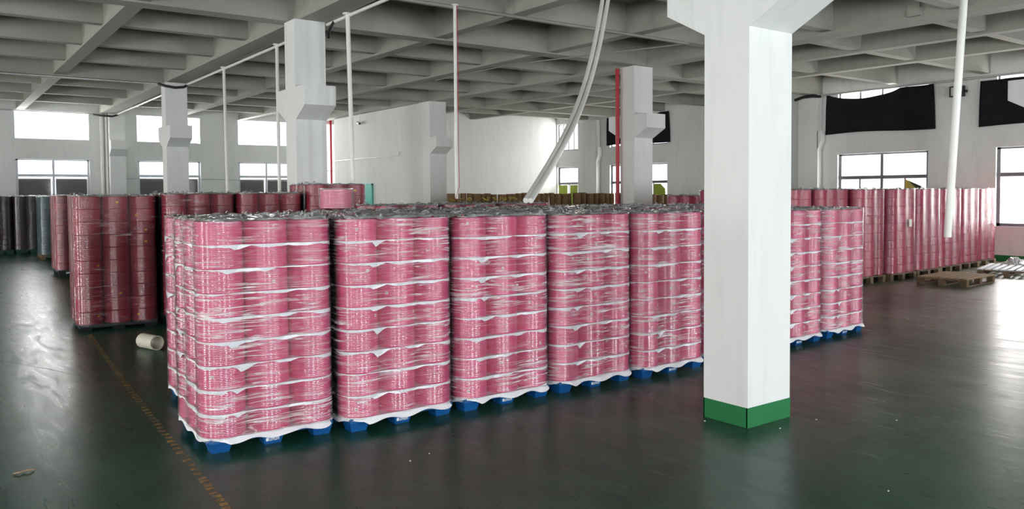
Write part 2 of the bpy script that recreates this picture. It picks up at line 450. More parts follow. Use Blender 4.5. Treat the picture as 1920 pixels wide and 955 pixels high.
# windows ------------------------------------------------------------
wn = [0]
def window(axis, pos, a0, a1, z0, z1, mull, trans, frame, board=None, fw=.05, low=()):
    """frame set in the wall hole; mull: vertical bars as fractions; trans: bar heights; board: (z0,z1) opaque sheets behind glass"""
    wn[0] += 1
    P = lambda u0, u1, d0, d1, w0, w1: (MB().box(u0, u1, pos + d0, pos + d1, w0, w1) if axis == 'y' else MB().box(pos + d0, pos + d1, u0, u1, w0, w1))
    root = ob('window_%d' % wn[0], None); root['kind'] = 'structure'; root['label'] = 'aluminium framed factory window'
    sg = 1
    d0, d1 = .08 * sg, .13 * sg
    if pos in (LEFT, FRONT): d0, d1 = -.13, -.08
    fr = MB()
    def add(u0, u1, w0, w1):
        if axis == 'y': fr.box(u0, u1, pos + d0, pos + d1, w0, w1)
        else: fr.box(pos + d0, pos + d1, u0, u1, w0, w1)
    add(a0, a1, z0, z0 + fw); add(a0, a1, z1 - fw * .6, z1); add(a0, a0 + fw, z0, z1); add(a1 - fw, a1, z0, z1)
    ob('window_frame', fr.mesh('window_frame', frame), root)
    us = [a0] + [a0 + (a1 - a0) * q for q in mull] + [a1]
    zs = [z0] + list(trans) + [z1]
    for q in mull:
        u = a0 + (a1 - a0) * q
        ob('mullion', P(u - fw * .5, u + fw * .5, d0 - .01, d1, z0, z1).mesh('mullion', frame), root)
    for q in low:
        u = a0 + (a1 - a0) * q
        ob('mullion', P(u - fw * .28, u + fw * .28, d0, d1, z0, trans[0]).mesh('mullion', frame), root)
    for z in trans:
        ob('transom', P(a0, a1, d0 - .015, d1, z - fw * .6, z + fw * .6).mesh('transom', frame), root)
    dm = (d0 + d1) / 2
    for i in range(len(us) - 1):
        for j in range(len(zs) - 1):
            ob('pane', P(us[i] + .01, us[i + 1] - .01, dm - .003, dm + .003, zs[j] + .01, zs[j + 1] - .01).mesh('pane', M_GLASS), root)
            if board and board[0] <= (zs[j] + zs[j + 1]) / 2 <= board[1]:
                w = (us[i + 1] - us[i])
                ob('board', P(us[i] + .07, us[i + 1] - .07, d1 + .02, d1 + .035, zs[j] + .02, zs[j + 1] - .10).mesh('board', M_BOARD), root)
    return root
for a, b in WIN_BACK:
    window('y', BACK, a, b, *Z_BU, (.25, .5, .75), (), M_WHITEFRAME, fw=.012)
    window('y', BACK, a, b, *Z_BL, (.5,), (2.36,), M_WHITEFRAME, board=(.9, 2.36), fw=.07)
window('y', BACK, 12.5, 13.4, .9, 4.41, (), (2.6,), M_WHITEFRAME, fw=.03)  # tall window added to stand in for a bright strip of wall
for a, b in WIN_RIGHT:
    window('x', RIGHT, a, b, *Z_RU, (.25, .5, .75), (), M_FRAME, fw=.04)
    window('x', RIGHT, a, b, *Z_RL, (.5,) if b - a > 1.5 else (), (2.05,), M_FRAME, fw=.075, low=(.25, .75) if b - a > 1.5 else (.5,))
for a, b in WIN_LEFT:
    window('x', LEFT, a, b, *Z_BL, (.5,), (2.36,), M_WHITEFRAME, fw=.05)
for a, b in WIN_FRONT:
    window('y', FRONT, a, b, *Z_BL, (.5,), (2.36,), M_WHITEFRAME, fw=.05)

# teal door in the partition
d = ob('door_1', MB().box(12.04, 12.079, 24.3, 25.2, 0, 1.99).mesh('door_1', M_TEAL)); d['kind'] = 'structure'; d['label'] = 'teal painted door in the partition'
ob('door_frame', MB().box(12.03, 12.079, 24.24, 24.3, 0, 2.04).box(12.03, 12.079, 25.2, 25.26, 0, 2.04).box(12.03, 12.079, 24.24, 25.26, 1.99, 2.04).mesh('door_frame', M_TEAL), d)
ob('door_handle', MB().box(12.0, 12.04, 24.38, 24.42, .95, 1.1).mesh('door_handle', M_STEEL), d)

# columns --------------------------------------------------------------
def column(cx, cyy, label, wx=.50, wy=.40, corb=(1, -1), z0=2.86, reach=.37):
    t = thing('column', label, 'column', (cx, cyy, 0), 0, 'white concrete columns')
    hx, hy = wx / 2, wy / 2
    me = MB().box(-hx, hx, -hy, hy, .0, CEILZ).mesh('shaft', M_COL)
    ob('shaft', me, t)
    for s in corb:
        pts = [(s * (hy - .02), z0), (s * hy, z0), (s * (hy + reach), z0 + .20), (s * (hy + reach), z0 + .50), (s * (hy - .02), z0 + .50)]
        if s < 0: pts = pts[::-1]
        ob('corbel', MB().prism(pts, 'x', -hx - .001, hx + .001).mesh('corbel', M_COL), t)
    e = .003
    b = MB()
    b.box(-hx - e, hx + e, -hy - e, -hy + .01, 0, .145); b.box(-hx - e, hx + e, hy - .01, hy + e, 0, .145)
    b.box(-hx - e, -hx + .01, -hy, hy, 0, .145); b.box(hx - .01, hx + e, -hy, hy, 0, .145)
    o = ob('base_band', b.mesh('base_band', M_GREENBAND), t); o['label'] = 'green painted band at the foot'
    return t
column(4.965, 3.79, 'white square concrete column with green foot band standing in front of the pink loads')
column(4.93, 12.2, 'white concrete column with corbels rising behind the rolls stacked highest', .50, .42)
column(4.99, 20.6, 'white concrete column in line with the back wall pilaster, next to it')
column(12.60, 12.55, 'white concrete column beside the tall red pipe', .56, .42)
column(12.30, 20.62, 'white concrete column at the corner of the partition wall', .56, .42, (-1,))
column(13.70, 4.88, 'white concrete column whose corbel end covers part of a black cloth', .5, .42)
def pilaster(cx, cyy, wx, wy, label, axis):
    t = thing('pilaster', label, 'pilaster', (cx, cyy, 0), 0, 'wall pilasters')
    ob('shaft', MB().box(-wx / 2, wx / 2, -wy / 2, wy / 2, 0, CEILZ).mesh('shaft', M_COL), t)
    z0 = 3.0
    if axis == 'y':
        s = -1; hy = wy / 2
        pts = [(-hy + .02, z0), (-hy, z0), (-hy - .3, z0 + .22), (-hy - .3, z0 + .52), (-hy + .02, z0 + .52)][::-1]
        ob('corbel', MB().prism(pts, 'x', -wx / 2 - .02, wx / 2 + .02).mesh('corbel', M_COL), t)
    else:
        hx = wy / 2
        for s in (-1,):
            pts = [(s * (hx - .02), z0 - .13), (s * hx, z0 - .13), (s * (hx + .1), z0 + .1), (s * (hx + .1), z0 + .38), (s * (hx - .02), z0 + .38)][::-1]
            ob('corbel', MB().prism(pts, 'x', -wx / 2, wx / 2).mesh('corbel', M_COL), t)
    return t
pilaster(5.25, BACK - .205, .48, .36, 'white pilaster with corbel on the back wall between two windows', 'y')
pilaster(11.95, BACK - .205, .4, .36, 'white pilaster on the back wall beside the partition recess', 'y')
pilaster(RIGHT - .135, 13.48, .2, .62, 'white pilaster with corbel beside the widest black cloth', 'x')
pilaster(RIGHT - .135, 22.7, .2, .62, 'white pilaster with corbel near the back room wall', 'x')

# ------------------------------------------------------------------ pallet loads
def hash2(i, j, k=0):
    x = math.sin(i * 127.1 + j * 311.7 + k * 74.7) * 43758.5453
    return x - math.floor(x)
def vnoise(x, y, k=0):
    i, j = math.floor(x), math.floor(y); u, v = x - i, y - j
    u, v = u * u * (3 - 2 * u), v * v * (3 - 2 * v)
    return (hash2(i, j, k) * (1 - u) + hash2(i + 1, j, k) * u) * (1 - v) + (hash2(i, j + 1, k) * (1 - u) + hash2(i + 1, j + 1, k) * u) * v

_rollcache = {}
def roll_mesh(r, h, mat):
    key = (round(r, 4), round(h, 4), mat.name)
    if key not in _rollcache:
        mb = MB(); c = .005
        mb.lathe([(.045, h), (r - c, h), (r - .0015, h - .0025), (r, h - c), (r, h - .010), (r, h * .5), (r, .010), (r, c), (r - .0015, .0025), (r - c, 0), (.045, 0)], 36)
        mb.cur = 1
        mb.lathe([(.045, 0), (.038, 0), (.038, h), (.045, h)], 36)
        _rollcache[key] = smooth_auto(mb.mesh('roll', [mat, M_CORE]), 35)
    return _rollcache[key]
def hull_point(u, w, r, off):
    """point on the rounded square around the load; u in 0..1 runs front(-y) left to right, then round; returns x,y,nx,ny"""
    R = r + off; L = w - 2 * r; arc = HP * R
    per = 4 * (L + arc); d = (u % 1) * per
    for q in range(4):
        a = -HP + q * HP
        ca, sa = math.cos(a), math.sin(a)
        if d < L:
            t = d - L / 2
            nx, ny = ca, sa; tx, ty = -sa, ca
            return tx * t + nx * (L / 2 + R), ty * t + ny * (L / 2 + R), nx, ny
        d -= L
        if d < arc:
            b = a + d / R
            cxx = (L / 2) * (ca - sa); cyy = (L / 2) * (sa + ca)
            return cxx + R * math.cos(b), cyy + R * math.sin(b), math.cos(b), math.sin(b)
        d -= arc
    return 0, -w / 2, 0, -1
_film = {}
def film_mesh(w, r, z0, z1, var, mat):
    key = (round(w, 3), round(z0, 3), round(z1, 3), var, mat.name)
    if key not in _film:
        R = r + .007; per = 4 * ((w - 2 * r) + HP * R); L = (w - 2 * r); seg = L + HP * R
        def fn(u, v):
            x, y, nx, ny = hull_point(u, w, r, .007)
            z = z0 + (z1 - z0) * v
            # film drawn in a little between neighbouring rolls
            d = (u % 1) * per % seg
            t = d / L if d < L else None
            dip = 0
            if t is not None:
                dip = .018 * abs(math.sin(math.pi * t * 2)) ** 2
            dip *= (.6 + .6 * vnoise(u * 30, v * 9, var))
            wob = (vnoise(u * 60, v * 30, var + 3) - .5) * .006
            k = -dip + wob + (.004 if v < .03 else 0)
            return x + nx * k, y + ny * k, z + (vnoise(u * 24, 0, var) - .5) * .03 * (1 if v in (0, 1) else 0)
        _film[key] = smooth_auto(MB().grid(fn, 96, 22, True).mesh('stretch_film', mat), 60)
    return _film[key]
_top = {}
def top_mesh(w, var, mat=None):
    key = (round(w, 3), var)
    if key not in _top:
        n = 30; W = w + .01
        def fn(u, v):
            x, y = (u - .5) * W, (v - .5) * W
            # round the corners in
            q = max(abs(x), abs(y)) / (W / 2); rr = math.hypot(x, y)
            lim = W / 2 * 1.22
            if rr > lim: x *= lim / rr; y *= lim / rr
            z = .004 + .010 * vnoise(u * 9, v * 9, var) + .020 * max(0, vnoise(u * 17, v * 17, var + 5) - .45) + .008 * vnoise(u * 30, v * 30, var + 9)
            if q > .93: z = z * .5 - .012 * hash2(int(u * 40), int(v * 40), var)
            x += (hash2(int(u * n), int(v * n), var + 1) - .5) * .014; y += (hash2(int(u * n), int(v * n), var + 2) - .5) * .014
            return x, y, z
        mb = MB().grid(fn, n, n)
        g = random.Random(var * 13 + 5)
        for k in range(22):     # loose curls and torn edges of film standing up
            x, y = (g.random() - .5) * w * .95, (g.random() - .5) * w * .95
            if k < 12: (x, y) = g.choice([(x, -w / 2 + .02), (x, w / 2 - .03), (-w / 2 + .02, y)])
            a = g.random() * 6.28; ln = .03 + .06 * g.random(); hh = .008 + .024 * g.random(); wd = .006 + .012 * g.random()
            p = []
            for q in range(4):
                f = q / 3
                p.append((x + math.cos(a) * ln * f, y + math.sin(a) * ln * f, .012 + hh * math.sin(f * 2.4)))
            for q in range(3):
                dx, dy = -math.sin(a) * wd, math.cos(a) * wd
                mb.quad(p[q], p[q + 1], (p[q + 1][0] + dx, p[q + 1][1] + dy, p[q + 1][2] + .01), (p[q][0] + dx, p[q][1] + dy, p[q][2] + .006))
        _top[key] = mb.mesh('film_cover', M_FILMTOP)
    return _top[key]
_sheet = {}
def sheet_mesh(w, r, var, base=False):
    """thin foam sheet between two layers, its rim bent down against the rolls"""
    key = (round(w, 3), var, base)
    if key not in _sheet:
        mb = MB(); N = 120
        L = w - 2 * r; R = r + .003; per = 4 * (L + HP * R)
        g = random.Random(var * 7 + 1)
        tri = [(g.uniform(-.012, .025), g.uniform(.05, .09), g.uniform(.02, .05))] if g.random() < .8 else []
        for q in range(1, 4):
            if g.random() < .5: tri.append((q * .25 + g.uniform(-.01, .03), g.uniform(.03, .06), g.uniform(.02, .04)))
        slope = g.uniform(.3, 1.0)
        rim, low = [], []
        for i in range(N):
            u = i / N
            x, y, nx, ny = hull_point(u, w, r, .002)
            if base:
                wave = .5 + .5 * math.cos(2 * math.pi * (u * per / (2 * r * 1.03)))
                amp = 1 if -.01 < u < .215 else .12
                k = (.012 + .015 * wave + .014 * vnoise(u * 30, 0, var)) * amp
                rim.append((x, y, .004)); low.append((x + nx * k, y + ny * k, -.008 - .022 * wave - .012 * vnoise(u * 40, 3, var)))
                continue
            o = .034 * max(0, vnoise(u * 26, 1, var) - .34) + .008 * vnoise(u * 80, 2, var)
            f = (u * 4) % 1
            o += slope * .010 * f * vnoise(u * 40, 6, var)
            for c, wd, dp in tri:
                q = abs((u - c + .5) % 1 - .5) * per
                sgn_ = ((u - c + .5) % 1 - .5) * per
                if q < wd * (1.3 if sgn_ > 0 else .45): o += dp * (1 - q / (wd * (1.3 if sgn_ > 0 else .45)))
            # sits between film and rolls, drawn in where two rolls meet
            d = (u * per) % (L + HP * R); t = d / L if d < L else None
            k = -.012 * abs(math.sin(2 * math.pi * t)) ** 2 if t is not None else 0
            rim.append((x + nx * (k + .001), y + ny * (k + .001), .001)); low.append((x + nx * (k + .003), y + ny * (k + .003), -o))
        n = len(mb.v); mb.v += rim + low + [(0, 0, .001)]
        for i in range(N):
            j = (i + 1) % N
            mb.f.append((n + i, n + j, n + 2 * N)); mb.m.append(0)
            mb.f.append((n + i, n + N + i, n + N + j, n + j)); mb.m.append(0)
        _sheet[key] = mb.mesh('separator_sheet', M_FOAM)
    return _sheet[key]

_pal = {}
def plastic_pallet(w, mat, parent, h=.13):
    key = ('p', round(w, 3), mat.name, h)
    if key not in _pal:
        a = w / 2 - .03
        deck = MB().box(-a, a, -a, a, h - .032, h - .008)
        for q in (-1, 0, 1): deck.box(-a, a, q * (a - .09) - .06, q * (a - .09) + .06, h - .045, h - .03)
        for k in range(9):
            x = -a + (2 * a) * (k + .5) / 9
            deck.box(x - a / 9 * .8, x + a / 9 * .8, -a, a, h - .009, h - .001)
        foot = MB().frustum(0, 0, 0, h - .03, .056, .056, .074, .074).mesh('foot', mat)
        mk = MB()
        g = random.Random(3)
        x = -.050
        mk.box(x, x + .018, -.0025, 0, .0, .034); x += .024
        for c in range(4):      # a row of small stencilled characters
            mk.box(x, x + .003, -.0025, 0, 0, .026); mk.box(x + .010, x + .013, -.0025, 0, 0, .026)
            mk.box(x, x + .013, -.0025, 0, .023, .026)
            if c % 2: mk.box(x, x + .013, -.0025, 0, .011, .014)
            else: mk.box(x, x + .013, -.0025, 0, 0, .003)
            x += .018
        _pal[key] = (deck.mesh('pallet', mat), foot, mk.mesh('printed_mark', M_WHITEPRINT))
    d, f, mk = _pal[key]
    p = ob('pallet', d, parent)
    a = w / 2 - .03 - .075
    for i in (-1, 0, 1):
        for j in (-1, 0, 1):
            ob('foot', f, p, (i * a, j * a, 0))
    if mat is M_BLUE:
        ob('printed_mark', mk, p, (0, -a - .0655, .024))
    return p
_wp = {}
def wood_pallet(w, parent, mat, h=.13):
    key = (round(w, 3), mat.name)
    if key not in _wp:
        a = w / 2
        _wp[key] = (MB().box(-a, a, -.05, .05, -.011, .011).mesh('board', mat), MB().box(-.05, .05, -.045, .045, -.042, .042).mesh('block', mat), MB().box(-.05, .05, -a, a, -.011, .011).mesh('stringer', mat))
    b, k, s = _wp[key]; a = w / 2
    p = ob('pallet', s, parent, (0, 0, h - .034))
    for i in (-1, 1): ob('stringer', s, p, (i * (a - .05), 0, 0))
    for j in range(6): ob('board', b, p, (0, -a + .05 + (2 * a - .1) * j / 5, .022))
    for i in (-1, 0, 1):
        for j in (-1, 0, 1): ob('block', k, p, (i * (a - .05), j * (a - .045), -.053))
    return p

stk_me = MB().box(-.010, .010, -.0015, 0, -.009, .009)
stk_me.cur = 1; stk_me.box(-.004, .005, -.0022, 0, -.004, .003)
STK = stk_me.mesh('sticker', [M_STICKER, M_STICKINK])
YSTK = MB().box(-.016, .016, -.0015, 0, -.011, .011).mesh('sticker', M_YSTICKER)

def load(x, y, w, layers, h, rollmat, label, rz=0, pallet='blue', sheets=True, film=M_FILM, group=None, stickers=None, name='pallet_load', ph=.13, inner=False, ragged=None):
    """a wrapped pallet load; x,y = front left corner of the rolls"""
    r = w / 6
    c, s = math.cos(rz), math.sin(rz)
    cx, cyy = x + (w / 2) * c - (w / 2) * s, y + (w / 2) * s + (w / 2) * c
    t = thing(name, label, 'pallet load', (cx, cyy, 0), rz, group)
    if pallet == 'wood': wood_pallet(w - .02, t, M_WOODD, ph)
    else: plastic_pallet(w, {'blue': M_BLUE, 'black': M_BLACKPLASTIC, 'green': M_GREENPLASTIC}[pallet], t, ph)
    g = random.Random(int(x * 100) + int(y * 1000))
    gap = .0025 if sheets else .001
    me = roll_mesh(r - .0015, h - gap, rollmat)
    for k in range(layers):
        z = ph + .002 + k * h
        for i in range(3):
            for j in range(3):
                if i == 1 and j == 1 and k < layers - 1: continue
                if inner and k < layers - 1 and j == 2 and i == 1: continue
                jx, jy = g.uniform(-.0012, .0012), g.uniform(-.0012, .0012)
                o = ob('roll', me, t, ((i - 1) * 2 * r + jx, (j - 1) * 2 * r + jy, z), g.uniform(0, 6.28))
                if stickers and j == 0 and g.random() < stickers[0]:
                    a = g.uniform(-.9, .9) - HP - o.rotation_euler[2]
                    st = ob('sticker', stickers[1], o, ((r + .0005) * math.cos(a), (r + .0005) * math.sin(a), h * g.uniform(.3, .7)), a + HP)
        if sheets and k > 0:
            ob('separator_sheet', sheet_mesh(w, r, g.randrange(9)), t, (0, 0, z))
    if sheets: ob('base_sheet', sheet_mesh(w, r, 20 + g.randrange(3), True), t, (0, 0, ph + .001))
    ztop = ph + .002 + layers * h
    if film is not None:
        ob('stretch_film', film_mesh(w, r, ph - .01, ztop + .008, g.randrange(3), film), t)
        ob('film_cover', top_mesh(w, g.randrange(4)), t, (0, 0, ztop - .001))
    return t

ORD = ['first', 'second', 'third', 'fourth', 'fifth', 'sixth', 'seventh', 'eighth']
D2R = math.pi / 180
W = .905
FRONT_ROW = [(1.428, 5.31, -2), (2.366, 5.19, -.5), (3.303, 5.155, 0), (4.243, 5.135, .3), (5.182, 5.09, 1.2), (6.12, 5.10, 1.5), (7.29, 5.16, 1.5), (8.27, 5.19, 4)]
for i, (x, y, a) in enumerate(FRONT_ROW):
    load(x, y, W, 9, (.1585, .158, .157, .1565, .156, .1555, .154, .1535)[i], M_ROLL, 'pink-roll load on blue feet, %s in the front row from the yellow line' % ORD[i], a * D2R,
         stickers=(.30, STK), ph=.10)
for i in range(8):
    load(1.63 + i * .962, 6.36, W, 9, .157, M_ROLL, 'pink-roll load directly behind the %s front-row load counted from the yellow line' % ORD[i], 0, inner=i > 0, ph=.10)
IN = 'load of pink rolls deep in the block, little more than its film-covered top showing'
for i in range(7):
    load(2.75 + i * .965, 7.38, W, 9, .1545, M_ROLL, IN, 0, ph=.10, inner=True, group='loads deep inside the block')
for i in range(6):
    load(3.75 + i * .965, 8.42, W, 9, .151, M_ROLLM, IN, 0, inner=True, sheets=False, group='loads deep inside the block')
for i in range(3):
    load(4.85 + i * .97, 9.46, W, 9, .156, M_ROLLM, IN, 0, inner=True, sheets=False, group='loads deep inside the block')

# darker rows on the far side of the aisle
YS = (.22, YSTK)
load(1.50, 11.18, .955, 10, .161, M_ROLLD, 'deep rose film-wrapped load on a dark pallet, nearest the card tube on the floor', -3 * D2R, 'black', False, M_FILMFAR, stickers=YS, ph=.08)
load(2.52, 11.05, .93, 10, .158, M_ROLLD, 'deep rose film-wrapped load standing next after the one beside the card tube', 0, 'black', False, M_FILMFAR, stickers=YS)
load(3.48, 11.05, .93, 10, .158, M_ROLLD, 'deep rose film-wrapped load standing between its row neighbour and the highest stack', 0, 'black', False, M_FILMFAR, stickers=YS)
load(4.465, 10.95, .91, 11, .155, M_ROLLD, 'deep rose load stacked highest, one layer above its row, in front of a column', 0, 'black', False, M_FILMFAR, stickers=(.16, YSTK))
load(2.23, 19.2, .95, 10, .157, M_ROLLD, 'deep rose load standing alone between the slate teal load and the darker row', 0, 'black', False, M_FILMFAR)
load(2.50, 24.6, .95, 10, .155, M_ROLLBLUE, 'slate teal film-wrapped load on a wooden pallet', 0, 'wood', False, M_FILMFAR)
for i, x in enumerate((1.15, 2.14, 3.13)):
    load(x, 27.6, .95, 10, .157, M_ROLLBROWN, 'dark plum film-wrapped load on a green pallet before the back wall', 0, 'green', False, M_FILMFAR, group='dark loads by the back wall')

# tall loads along the right
TALL = [(10.42, 8.05), (11.40, 8.0), (12.39, 7.95), (13.42, 7.85), (14.50, 7.83), (15.57, 7.88), (16.62, 7.95), (17.66, 8.05), (18.70, 8.15)]
for i, (x, y) in enumerate(TALL):
    load(x, y, .93 if i < 2 else .985, 10, .158, M_ROLLM, ['raspberry film-wrapped load at the far end of the tall row from the side windows',
         'raspberry load in the tall row, second from the far end from the side windows', 'raspberry load in the tall row, after the narrow dark gap',
         'raspberry load in the tall row just behind the end of the front row', 'raspberry load of the tall row bearing a white paper label',
         'raspberry load of the tall row behind the empty wooden pallet', 'raspberry load of the tall row behind the hanging white pole',
         'raspberry load of the tall row, last but one before the side wall', 'raspberry load of the tall row nearest the side wall'][i], 1 * D2R, 'wood', False, M_FILMFAR)
load(11.25, 9.55, .93, 9, .165, M_ROLLM, 'shorter raspberry load behind the tall row, beside the brown tubes', 0, 'wood', False, M_FILMFAR)

# single rolls and scraps on top of the block
def loose_roll(x, y, z, r, h, label):
    t = thing('loose_roll', label, 'roll', (x, y, z))
    ob('roll', roll_mesh(r, h, M_ROLL), t, (0, 0, 0))
    def fn(u, v):
        a = u * 6.2832; k = r + .006 + .006 * vnoise(u * 40, v * 3, 8)
        return math.cos(a) * k, math.sin(a) * k, -.0 + (h + .012) * v
    ob('stretch_film', MB().grid(fn, 60, 4, True).mesh('stretch_film', M_FILMROLL), t)
loose_roll(3.02, 6.80, 1.572, .145, .17, 'single pink roll in whitish film standing on top of the block')
g = random.Random(21)
for k in range(12):
    x = 6.3 + g.random() * 1.2; y = 9.55 + g.random() * .5
    mb = MB(); a0 = g.random() * 6.28; p = []
    for q in range(6):
        f = q / 5; p.append((x + .16 * f * math.cos(a0) + .03 * math.sin(7 * f + k), y + .16 * f * math.sin(a0), 1.568 + .012 + .05 * abs(math.sin(3.1 * f + k))))
    for q in range(5):
        mb.quad(p[q], p[q + 1], (p[q + 1][0] + .016, p[q + 1][1] + .008, p[q + 1][2] + .006), (p[q][0] + .016, p[q][1] + .008, p[q][2] + .006))
    tag(ob('strap_scrap', mb.mesh('strap_scrap', M_STRAP)), 'scrap of yellow packing strap on the block tops before the brown tubes', 'strap', 'yellow strap scraps')

# label on a tall load
tag(ob('paper_label', MB().box(15.13, 15.24, 7.831, 7.834, 1.0, 1.14).mesh('paper_label', M_STICKER)), 'white paper label stuck on a raspberry load of the tall row', 'label')

# brown cardboard tubes standing in rows
def card_tube(x, y, r, h, k):
    def fn(u, v):
        a = u * 6.2832
        rr = r * (1 + .10 * (vnoise(u * 6 + k, v * 5, k) - .5) + .05 * math.sin(v * 9 + k))
        return rr * math.cos(a), rr * math.sin(a), h * v
    mb = MB().grid(fn, 14, 6, True)
    mb.lathe([(r * .97, h), (r * .55, h), (r * .55, h - .1)], 14)
    o = ob('cardboard_tube', smooth_auto(mb.mesh('cardboard_tube', M_CARD), 50), None, (x, y, 0))
    return tag(o, 'tall brown cardboard tube standing in the long row before the back room', 'tube', 'brown cardboard tubes')
x, k = 10.45, 0
g = random.Random(5)
while x < 17.2:
    r = g.choice((.07, .085, .10, .12)); x += r
    card_tube(x, 16.9 + g.uniform(-.05, .05), r, 1.68 + g.uniform(-.02, .02), k); x += r + .016; k += 1
x = 14.35
while x < 18.4:
    r = g.choice((.085, .10, .12)); x += r
    card_tube(x, 14.1 + g.uniform(-.05, .05), r, 1.62 + g.uniform(-.02, .02), k); x += r + .016; k += 1

# ------------------------------------------------------------------ pipes, cables, fittings
def pipe(name, pts, r, mat, label, cat='pipe', seg=10):
    return tag(ob(name, smooth_auto(MB().tube(pts, r, seg).mesh(name, mat), 50)), label, cat)
pipe('fire_pipe', [(12.22, 12.75, 0), (12.22, 12.75, 4.37)], .045, M_RED, 'red vertical pipe running up beside a column')
pipe('fire_pipe', [(12.86, BACK - .12, 0), (12.86, BACK - .12, 4.9)], .045, M_RED, 'red vertical pipe in the recess by the back wall')
pipe('downpipe', [(4.82, BACK - .07, 0), (4.82, BACK - .07, 4.9)], .055, M_PVC, 'white downpipe on the back wall beside a pilaster, outer one of the pair')
pipe('downpipe', [(4.965, BACK - .07, 0), (4.965, BACK - .07, 4.9)], .04, M_PVC, 'white downpipe on the back wall touching the pilaster, inner one of the pair')
def pole(x, y, z1, z0, r, label, lean=(0, 0)):
    t = thing('hanging_pole', label, 'pole', (x, y, z1))
    ob('rod', smooth_auto(MB().tube([(0, 0, 0), (lean[0], lean[1], z0 - z1)], r, 12).mesh('rod', M_PVC), 50), t)
    ob('ceiling_plate', MB().lathe([(0, 0), (r * 2.2, 0), (r * 2.2, -.02), (0, -.02)], 12).mesh('ceiling_plate', M_PVC), t)
    return t
pole(5.2, 11.2, CEILZ, 1.90, .033, 'white conduit pole hanging near the stack with most layers', (.04, -.02))
pole(5.21, 14.2, CEILZ, 1.4, .03, 'white conduit pole hanging close behind a column')
pole(5.21, 17.35, CEILZ, 1.3, .03, 'white conduit pole hanging between two columns with red wires', (.02, -.02))
p = pole(6.22, 9.82, CEILZ, 1.62, .024, 'thin white pole with red wires hanging over the block')
ob('wire', MB().tube([(.03, -.01, -.02), (.035, -.02, -.9), (.02, -.03, -1.5), (.035, -.01, -2.1), (.03, -.03, -2.6), (-.06, -.05, -2.8)], .005, 6).mesh('wire', M_RED), p)
p = pole(7.52, 3.47, CEILZ, 1.22, .033, 'thick white pole hanging over the open floor', (-.02, -.02))
p.location = (7.62, 3.42, CEILZ + .03)
[c for c in p.children if c.name.startswith('rod')][0].data = smooth_auto(MB().tube([(0, 0, 0), (.055, .19, -3.17)], .034, 12).mesh('rod', M_PVC), 50)
t = thing('slanted_conduit', 'pair of white conduits slanting from the ceiling down onto the block', 'conduit', (7.42, 8.0, 4.37))
for dx in (0, .07):
    pts = []
    for q in range(13):
        f = q / 12
        b = math.sin(math.pi * f)
        pts.append((-3.12 * f + dx * (1 - .6 * f) + .22 * b, -2.35 * f - dx * .5 + .12 * b, -2.74 * f - .20 * b))
    ob('conduit', smooth_auto(MB().tube(pts, .026, 10).mesh('conduit', M_PVC), 50), t)
# conduits under the beams
pipe('conduit', [(5.22, 2.0, 4.37), (5.22, 12.0, 4.37)], .025, M_PVC, 'white conduit along the beam on the near side of the column behind the highest stack')
pipe('conduit', [(5.22, 12.45, 4.37), (5.22, 20.3, 4.37)], .025, M_PVC, 'white conduit along the beam between the two columns facing the back windows')
pipe('conduit', [(5.22, 20.9, 4.37), (5.24, BACK - .4, 4.37)], .022, M_PVC, 'white conduit along the beam up to the back wall pilaster')
pipe('conduit', [(LEFT, 20.55, 4.37), (4.65, 20.55, 4.36)], .03, M_STEEL, 'silver conduit running along the cross beam to a column')
pipe('conduit', [(3.0, 9.84, 4.37), (11.2, 9.86, 4.37)], .025, M_GREYCABLE, 'grey conduit running under a rib above the block')
pipe('conduit', [(LEFT, BACK - .1, 4.38), (4.6, BACK - .1, 4.38)], .018, M_STEEL, 'thin grey conduit above the back wall windows')
pipe('conduit', [(20.40, 13.0, 4.37), (20.40, -2, 4.37)], .025, M_STEEL, 'grey conduit along the top of the side wall over the cloths')
pipe('flex_hose', [(4.62, 20.5, 4.36), (4.72, 20.33, 4.30), (4.95, 20.3, 4.27), (5.15, 20.32, 4.30), (5.24, 20.35, 4.36)], .03, M_BLACK, 'black flexible hose looped round the column by the back windows', 'hose')
pipe('flex_hose', [(4.6, BACK - .12, 4.36), (4.85, BACK - .38, 4.31), (5.1, BACK - .46, 4.30), (5.27, BACK - .46, 4.36)], .03, M_BLACK, 'black flexible hose bridging to the back wall pilaster', 'hose')
pipe('flex_hose', [(5.2, 11.7, 4.36), (5.24, 11.9, 4.33), (5.23, 11.98, 4.24), (5.22, 11.95, 4.16)], .022, M_BLACK, 'black cable end at the head of the column behind the highest stack', 'hose')
pipe('flex_hose', [(20.28, 13.85, 4.30), (20.28, 13.6, 4.36), (20.28, 13.3, 4.36), (20.32, 13.05, 4.33)], .04, M_BLACK, 'black flexible hose at the head of the side wall pilaster', 'hose')
pipe('cable', [(11.2, 9.9, 4.37), (10.6, 11.2, 4.34), (10.0, 12.6, 4.32), (9.9, 14.0, 4.36), (9.88, 16.5, 4.38)], .012, M_GREYCABLE, 'thin grey cable sagging under the ribs to a cross beam', 'cable', 6)
pipe('cable', [(5.55, BACK - .05, 2.27), (8.6, BACK - .05, 2.25), (11.6, BACK - .05, 2.2)], .012, M_STEEL, 'thin grey cable running along the back wall past the windows', 'cable', 6)
pipe('cable', [(12.04, 27.2, 2.90), (12.04, 22.4, 2.90), (12.04, 22.3, 3.02)], .012, M_STEEL, 'thin wire run across the partition wall', 'cable', 6)
